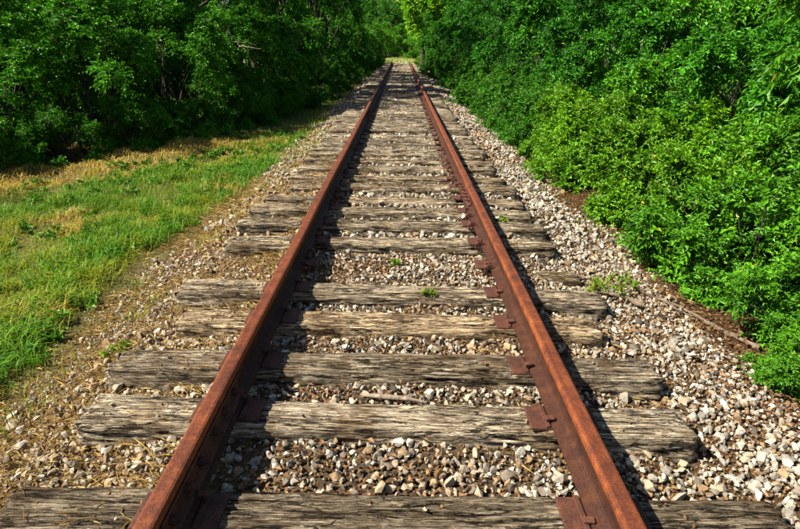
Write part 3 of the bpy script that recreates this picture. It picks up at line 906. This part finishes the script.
# the far end of the track
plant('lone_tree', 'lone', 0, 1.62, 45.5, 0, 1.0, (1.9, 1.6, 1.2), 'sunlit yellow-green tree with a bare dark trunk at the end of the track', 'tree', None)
far = [(-5.5, 78, 1.1), (-1.2, 82, 1.15), (3.2, 80, 1.1), (7.5, 76, 1.1), (-9.5, 72, 1.1), (11, 68, 1.1), (-12, 64, 1.1), (7.2, 60, .9), (5.6, 54, .9), (1.0, 88, 1.3), (-3.4, 90, 1.3), (5.4, 90, 1.3), (-7.5, 88, 1.3), (-7, 60, .9), (-6.5, 52, 1.0), (-1.2, 95, 1.7), (2.2, 98, 1.7), (-5, 97, 1.7), (5.5, 98, 1.7)]
for k, (x, y, s) in enumerate(far):
    plant('broadleaf_tree', 'tree', k, x, y, 71 * k, s, (1.15, 1.1, 1), 'distant broadleaf tree closing the view beyond the clearing', 'tree', 'trees beyond the clearing')

for k, (x, y) in enumerate([(-4.4, 73), (-1.8, 75), (.8, 74), (3.4, 73), (6.0, 72), (-4.6, 57), (4.4, 61), (-2.9, 60), (2.9, 58)]):
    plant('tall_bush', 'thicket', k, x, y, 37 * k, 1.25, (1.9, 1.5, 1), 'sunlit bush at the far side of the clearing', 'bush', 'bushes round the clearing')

# bare pale twigs hanging in the left trees
g = np.random.default_rng(5)
b0 = np.array((-3.4, 12.6, 1.55))
ln = [(wig(b0 + (-.4, .5, .25), b0 + (.3, 0, -.2), 9, .03, g), np.linspace(.014, .005, 9)), (wig(b0, b0 + (.45, .1, -.06), 7, .02, g), np.linspace(.008, .004, 7)),
      (wig(b0 + (-.1, .05, .05), b0 + (-.02, -.1, .3), 7, .02, g), np.linspace(.008, .004, 7)), (wig(b0 + (.12, 0, -.1), b0 + (.6, -.1, -.12), 7, .02, g), np.linspace(.009, .003, 7))]
o = obj('bare_branch', tubes('bare_branch', ln, DEADWOOD, 6))
tag(o, 'pale leafless branch hanging among the dark left trees', 'branch')

# fallen branches on the right shoulder
def ground_line(pts, n, up, g, amp=.012):
    pts = np.array(pts, float); t = np.linspace(0, len(pts) - 1, n)
    xy = np.stack([np.interp(t, range(len(pts)), pts[:, 0]), np.interp(t, range(len(pts)), pts[:, 1])], -1) + g.normal(size=(n, 2)) * amp
    return np.concatenate([xy, (H(xy[:, 0], xy[:, 1]) + up)[:, None]], 1)
o = obj('fallen_branch', tubes('fallen_branch', [(ground_line([(1.72, 4.2), (2.12, 4.02), (2.3, 3.82), (2.5, 3.55)], 40, .022, g, .006), np.linspace(.009, .021, 40) * g.uniform(.75, 1.25, 40)), (ground_line([(2.1, 4.03), (2.2, 4.2), (2.3, 4.26)], 10, .03, g, .006), np.linspace(.012, .005, 10)), (ground_line([(2.0, 4.07), (2.05, 3.93), (2.14, 3.86)], 10, .03, g, .006), np.linspace(.01, .004, 10))], OLDWOOD, 9))
tag(o, 'long grey fallen branch running from the gravel under the right shrubs', 'branch')
o = obj('fallen_branch', tubes('fallen_branch', [(ground_line([(1.5, 3.98), (1.75, 3.82)], 8, .04, g), np.linspace(.013, .022, 8) * g.uniform(.8, 1.2, 8))], OLDWOOD, 8))
tag(o, 'short dark broken branch beside the end of the fourth tie', 'branch')
o = obj('wood_splinter', tubes('wood_splinter', [(np.array([(-.17, 2.44, -.03), (-.05, 2.41, -.02), (.06, 2.40, -.022), (.15, 2.39, -.035)]), [.008, .014, .012, .004])], DEADWOOD, 6))
tag(o, 'pale wood splinter lying on the gravel behind the cracked tie', 'splinter')

# ------------------------------------------------------------------ grass, straw, litter, weeds
def blades(name, X, Y, Z, hgt, wid, lean, col, mat=GRASS, flat=0.0):
    n = len(X); a = rng.uniform(0, 2 * math.pi, n)
    d = np.stack([np.cos(a), np.sin(a), np.zeros(n)], -1); sd = np.stack([-np.sin(a), np.cos(a), np.zeros(n)], -1)
    B = np.stack([X, Y, Z], -1)
    h = hgt[:, None]; l = lean[:, None]; w = wid[:, None] * .5
    up = np.array([0, 0, 1.0])
    m = B + up * h * .6 + d * h * l * .3; tp = B + up * h * (1 - .35 * l) + d * h * l * .95
    V = np.stack([B - sd * w, B + sd * w, m + sd * w * .8, m - sd * w * .8, tp], 1).reshape(-1, 3)
    k = np.arange(n) * 5
    Q = np.stack([k, k + 1, k + 2, k + 3], -1); T = np.stack([k + 3, k + 2, k + 4], -1)
    return np_mesh(name, V, [Q, T], mat, False, np.repeat(col, 5, 0))

def grass_edge(Y): return -2.28 + 0.05 * np.clip(Y - 5, 0, 8) + (fbm(Y * 1.1 + 50, Y * 0 + 1) - .5) * .5
def wood_x(Y): return np.interp(Y, [-5, 6, 8.1, 10.7, 15.3, 19.3, 29], [-9.5, -6.8, -5.6, -3.7, -3.05, -2.6, -2.3])
def turf(X, Y):
    e = grass_edge(Y)
    d = 1 - sstep(e - .25, e + .12, X)
    patch = .65 + .6 * sstep(.32, .55, fbm(X * .9 + 5, Y * .9 + 5))
    return np.clip(d * patch, 0, 1)
XX, YY = [], []
for (a, b, c, d, s) in ((-6, -1.7, .8, 7.2, .0215), (-9.5, -1.7, 7.2, 13, .029), (-6, -1.5, 13, 30, .07), (-11, -6, -1, 7.2, .06)):
    x_, y_ = scatter(a, b, c, d, s, turf); XX.append(x_); YY.append(y_)
X = np.concatenate(XX); Y = np.concatenate(YY)
n = len(X)
tall = fbm(X * .8 + 90, Y * .8 + 10); edge_t = np.exp(-((X - grass_edge(Y) + .35) / .3) ** 2)
tuft = sstep(.5, .72, fbm(X * 4.5 + 3, Y * 4.5 + 77, 2))
hg = (0.035 + 0.06 * sstep(.35, .7, tall) + .085 * tuft + .07 * edge_t * sstep(.4, .7, fbm(X * 2 + 8, Y * 2))) * rng.uniform(.6, 1.35, n)
dryw = sstep(1.3, .3, X - wood_x(Y) + (fbm(X * 1.2, Y * 1.2) - .5) * 1.0) * sstep(14, 11, Y)
brown = sstep(.62, .74, fbm(X * 1.1 + 33, Y * 1.1 + 61)) * .7
w = np.clip(np.maximum(dryw * .9, brown), 0, 1); isdry = rng.random(n) < w
r = rng.random(n)[:, None]
col = np.array([(0.03, 0.115, 0.006)]) * (1 - r) + np.array([(0.15, 0.28, 0.012)]) * r
yl = sstep(.4, .65, fbm(X * .7 + 12, Y * .7 + 44))[:, None] * .6
col = col * (1 - yl) + np.array([(0.27, 0.28, 0.016)]) * yl
col[isdry] = (np.array([(0.3, 0.19, 0.045)]) * (1 - r) + np.array([(0.5, 0.37, 0.09)]) * r)[isdry]
hg[isdry] = hg[isdry] * .8 + .03
o = obj('grass', blades('grass', X, Y, H(X, Y) - .01, hg, rng.uniform(.004, .009, n) * np.where(Y > 8, 1.5, 1), rng.uniform(.25, 1.35, n), col))
tag(o, 'short green and straw-yellow grass on the left bank', 'grass', kind='stuff')

# long arching tufts near the edge of the turf
lx, ly = [], []
for k in range(150):
    yy = random.uniform(1.8, 9.5); xx = float(grass_edge(np.array([yy]))[0]) - abs(random.gauss(0, .55)) - .02
    c = random.randint(14, 40); lx.append(rng.normal(xx, .045, c)); ly.append(rng.normal(yy, .045, c))
lx = np.concatenate(lx); ly = np.concatenate(ly); n = len(lx); r = rng.random((n, 1))
col = np.array([(0.02, 0.11, 0.006)]) * (1 - r) + np.array([(0.12, 0.28, 0.012)]) * r
o = obj('long_grass', blades('long_grass', lx, ly, H(lx, ly) - .01, rng.uniform(.08, .24, n), rng.uniform(.005, .010, n), rng.uniform(.4, 1.5, n), col))
tag(o, 'long arching green grass blades near the edge of the turf', 'grass', kind='stuff')

# grass and low plants on the far clearing
fx, fy = scatter(-5, 5, 54.8, 74, .085, lambda a, b: .06 + .6 * sstep(.42, .55, fbm(a * .8 + 2, b * .5 + 9)) * np.clip(.35 + np.abs(a) * .5, 0, 1))
n = len(fx); r = rng.random((n, 1))
col = np.array([(0.07, 0.16, 0.012)]) * (1 - r) + np.array([(0.42, 0.42, 0.16)]) * r
o = obj('clearing_grass', blades('clearing_grass', fx, fy, H(fx, fy) - .01, rng.uniform(.05, .32, n), rng.uniform(.02, .04, n), rng.uniform(.2, 1.1, n), col))
tag(o, 'pale sunlit grass on the clearing beyond the end of the rails', 'grass', kind='stuff')
# broadleaf weeds among the turf
wx = []
for k in range(170):
    yy = random.uniform(2.2, 13); xx = random.uniform(float(wood_x(yy)) + .2, float(grass_edge(np.array([yy]))[0]) - .05)
    c = random.randint(1, 4)
    for q in range(c): wx.append((xx + random.gauss(0, .09), yy + random.gauss(0, .09), 0))
wx = np.array(wx); wx[:, 2] = H(wx[:, 0], wx[:, 1]) + .03
o = obj('turf_weeds', foliage('turf_weeds', 77, wx, wx - np.array([0, 0, .08]), np.full(len(wx), .085), 44, .048, (0.02, 0.10, 0.006), (0.11, 0.25, 0.012), .1, .5))
o.color = (1, 1, 1, 1)
tag(o, 'low broadleaf weeds scattered through the left turf', 'weeds', kind='stuff')

# loose tufts in the dirt and beside the ties
tx, ty = [], []
spots = [(-2.0, 4.3, 60, .1), (-1.75, 3.6, 50, .09), (-1.95, 3.0, 50, .1), (-1.9, 2.5, 60, .09), (-1.75, 5.2, 60, .12), (-1.7, 6.1, 80, .15), (-1.75, 7.2, 90, .18), (-1.65, 8.4, 110, .2), (-1.75, 9.6, 320, .25), (-1.75, 10.8, 340, .27), (-1.8, 12.2, 360, .3), (-1.75, 14, 200, .3), (-1.75, 16.5, 200, .35),
         (-2.15, 2.2, 60, .1), (1.95, 7.5, 60, .16), (2.15, 9.2, 90, .2), (2.1, 11.4, 90, .25), (2.1, 6.2, 60, .15), (2.05, 14, 120, .3)]
for x, y, c, s in spots:
    tx.append(rng.normal(x, s, c)); ty.append(rng.normal(y, s * 1.4, c))
tx = np.concatenate(tx); ty = np.concatenate(ty); n = len(tx); r = rng.random((n, 1))
col = np.array([(0.06, 0.12, 0.01)]) * (1 - r) + np.array([(0.26, 0.28, 0.03)]) * r
o = obj('grass_tufts', blades('grass_tufts', tx, ty, H(tx, ty) - .01, rng.uniform(.04, .14, n), rng.uniform(.004, .008, n), rng.uniform(.3, 1.1, n), col))
tag(o, 'thin yellow-green grass tufts growing in the gravel shoulders', 'grass', kind='stuff')

# straw: dry stalks lying on gravel, thick beside the left rail
def lying(name, X, Y, Z, ln, wd, col, mat, curl=.25):
    n = len(X); a = rng.uniform(0, 2 * math.pi, n); tl = rng.normal(0, .22, n)
    D = np.stack([np.cos(a), np.sin(a), tl], -1); Nn = np.array([0, 0, 1.0]) + rng.normal(size=(n, 3)) * .35
    return leaf_mesh(name, np.stack([X, Y, Z], -1), D, Nn, ln, wd, col, mat, curl)
xs1, ys1 = scatter(-2.5, -.84, 1.2, 9, .024, lambda a, b: .18 + .6 * sstep(.42, .62, fbm(a * 2 + 4, b * 2 + 4)) + .35 * np.exp(-((a + .93) / .1) ** 2))
xs2, ys2 = scatter(-.6, 2.4, 1.2, 8, .05, lambda a, b: .3 * sstep(.45, .65, fbm(a * 2 + 34, b * 2 + 14)))
X = np.concatenate([xs1, xs2]); Y = np.concatenate([ys1, ys2]); n = len(X)
Z = np.where(on_tie(X, Y), .006, H(X, Y) + rng.uniform(.01, .035, n)); ok = ~on_rail(X, .0); X, Y, Z = X[ok], Y[ok], Z[ok]; n = len(X); r = rng.random((n, 1))
keep = ~(on_tie(X, Y) & (rng.random(n) < .8)); X, Y, Z, r = X[keep], Y[keep], Z[keep], r[keep]; n = len(X)
o = obj('dry_straw', lying('dry_straw', X, Y, Z, rng.uniform(.025, .12, n), rng.uniform(.002, .0045, n), np.array([(.2, .12, .035)]) * (1 - r) + np.array([(.52, .37, .13)]) * r, DRY, .1))
tag(o, 'dry straw stalks scattered over the gravel', 'straw', kind='stuff')
# leaf litter
def litter_d(a, b):
    e = 2.2 + (fbm(b * .9 + 71, b * 0 + 4) - .5) * .4
    return np.where(a > 1.5, .9 * sstep(e - .35, e + .15, a), .18 * sstep(.46, .64, fbm(a * 1.8 + 21, b * 1.8 + 3)) + .55 * sstep(.5, -.45, a) * sstep(3.6, 2.9, b))
X, Y = scatter(-.62, 3.3, 1.3, 13, .034, litter_d); n = len(X)
ok = ~on_rail(X, 0) & ~(on_tie(X, Y)); X, Y = X[ok], Y[ok]; n = len(X); r = rng.random((n, 1))
o = obj('leaf_litter', lying('leaf_litter', X, Y, H(X, Y) + rng.uniform(.006, .04, n), rng.uniform(.018, .05, n), rng.uniform(.009, .024, n), np.array([(.06, .03, .015)]) * (1 - r) + np.array([(.24, .14, .07)]) * r, DRY, .4))
tag(o, 'brown dead leaves littering the gravel edge', 'leaf litter', kind='stuff')

def weed(x, y, z, s, k, n, label):
    g = np.random.default_rng(900 + k)
    C = np.stack([g.normal(0, .5, n), g.normal(0, .35, n), g.uniform(.1, .6, n)], -1) * s
    f = foliage('weed', 900 + k, C, C * .5, np.full(n, s * .55), 44, .03, (0.06, 0.14, 0.01), (0.2, 0.28, 0.02), .2, .45)
    st = [(wig((c[0] * .2, c[1] * .2, -.02), c, 4, .004, g), np.linspace(.003, .0015, 4)) for c in C]
    e = empty('weed', (x, y, z)); tag(e, label, 'weed', 'small weeds in the ballast')
    a = obj('foliage', f, e); a.color = (1, 1, 1, 1); obj('stem', tubes('stem', st, BARK, 4), e)
weed(1.55, 4.0, float(H(1.55, 4.0)) + .01, .16, 1, 9, 'bright green weed by the right end of the sunken tie')
weed(1.78, 4.25, float(H(1.78, 4.25)) + .01, .1, 2, 5, 'small green weed at the tip of the long fallen branch')
weed(.22, 3.62, -.01, .05, 3, 3, 'tiny green weed sprouting on the fifth tie between the rails')
weed(.0, 4.35, -.05, .04, 4, 3, 'tiny weed in the wide gravel gap between the rails')
weed(1.0, 5.5, -.06, .08, 5, 4, 'low green weed just outside the right rail between grey ties')
plant('roadside_shrub', 'shrub', 1, 2.62, 3.08, 130, .42, G2, 'small leafy dark green seedling shrub at the lower right gravel edge', 'shrub', None)
weed(-1.62, 3.05, float(H(-1.62, 3.05)), .07, 7, 5, 'small green weed left of the golden-brown tie')
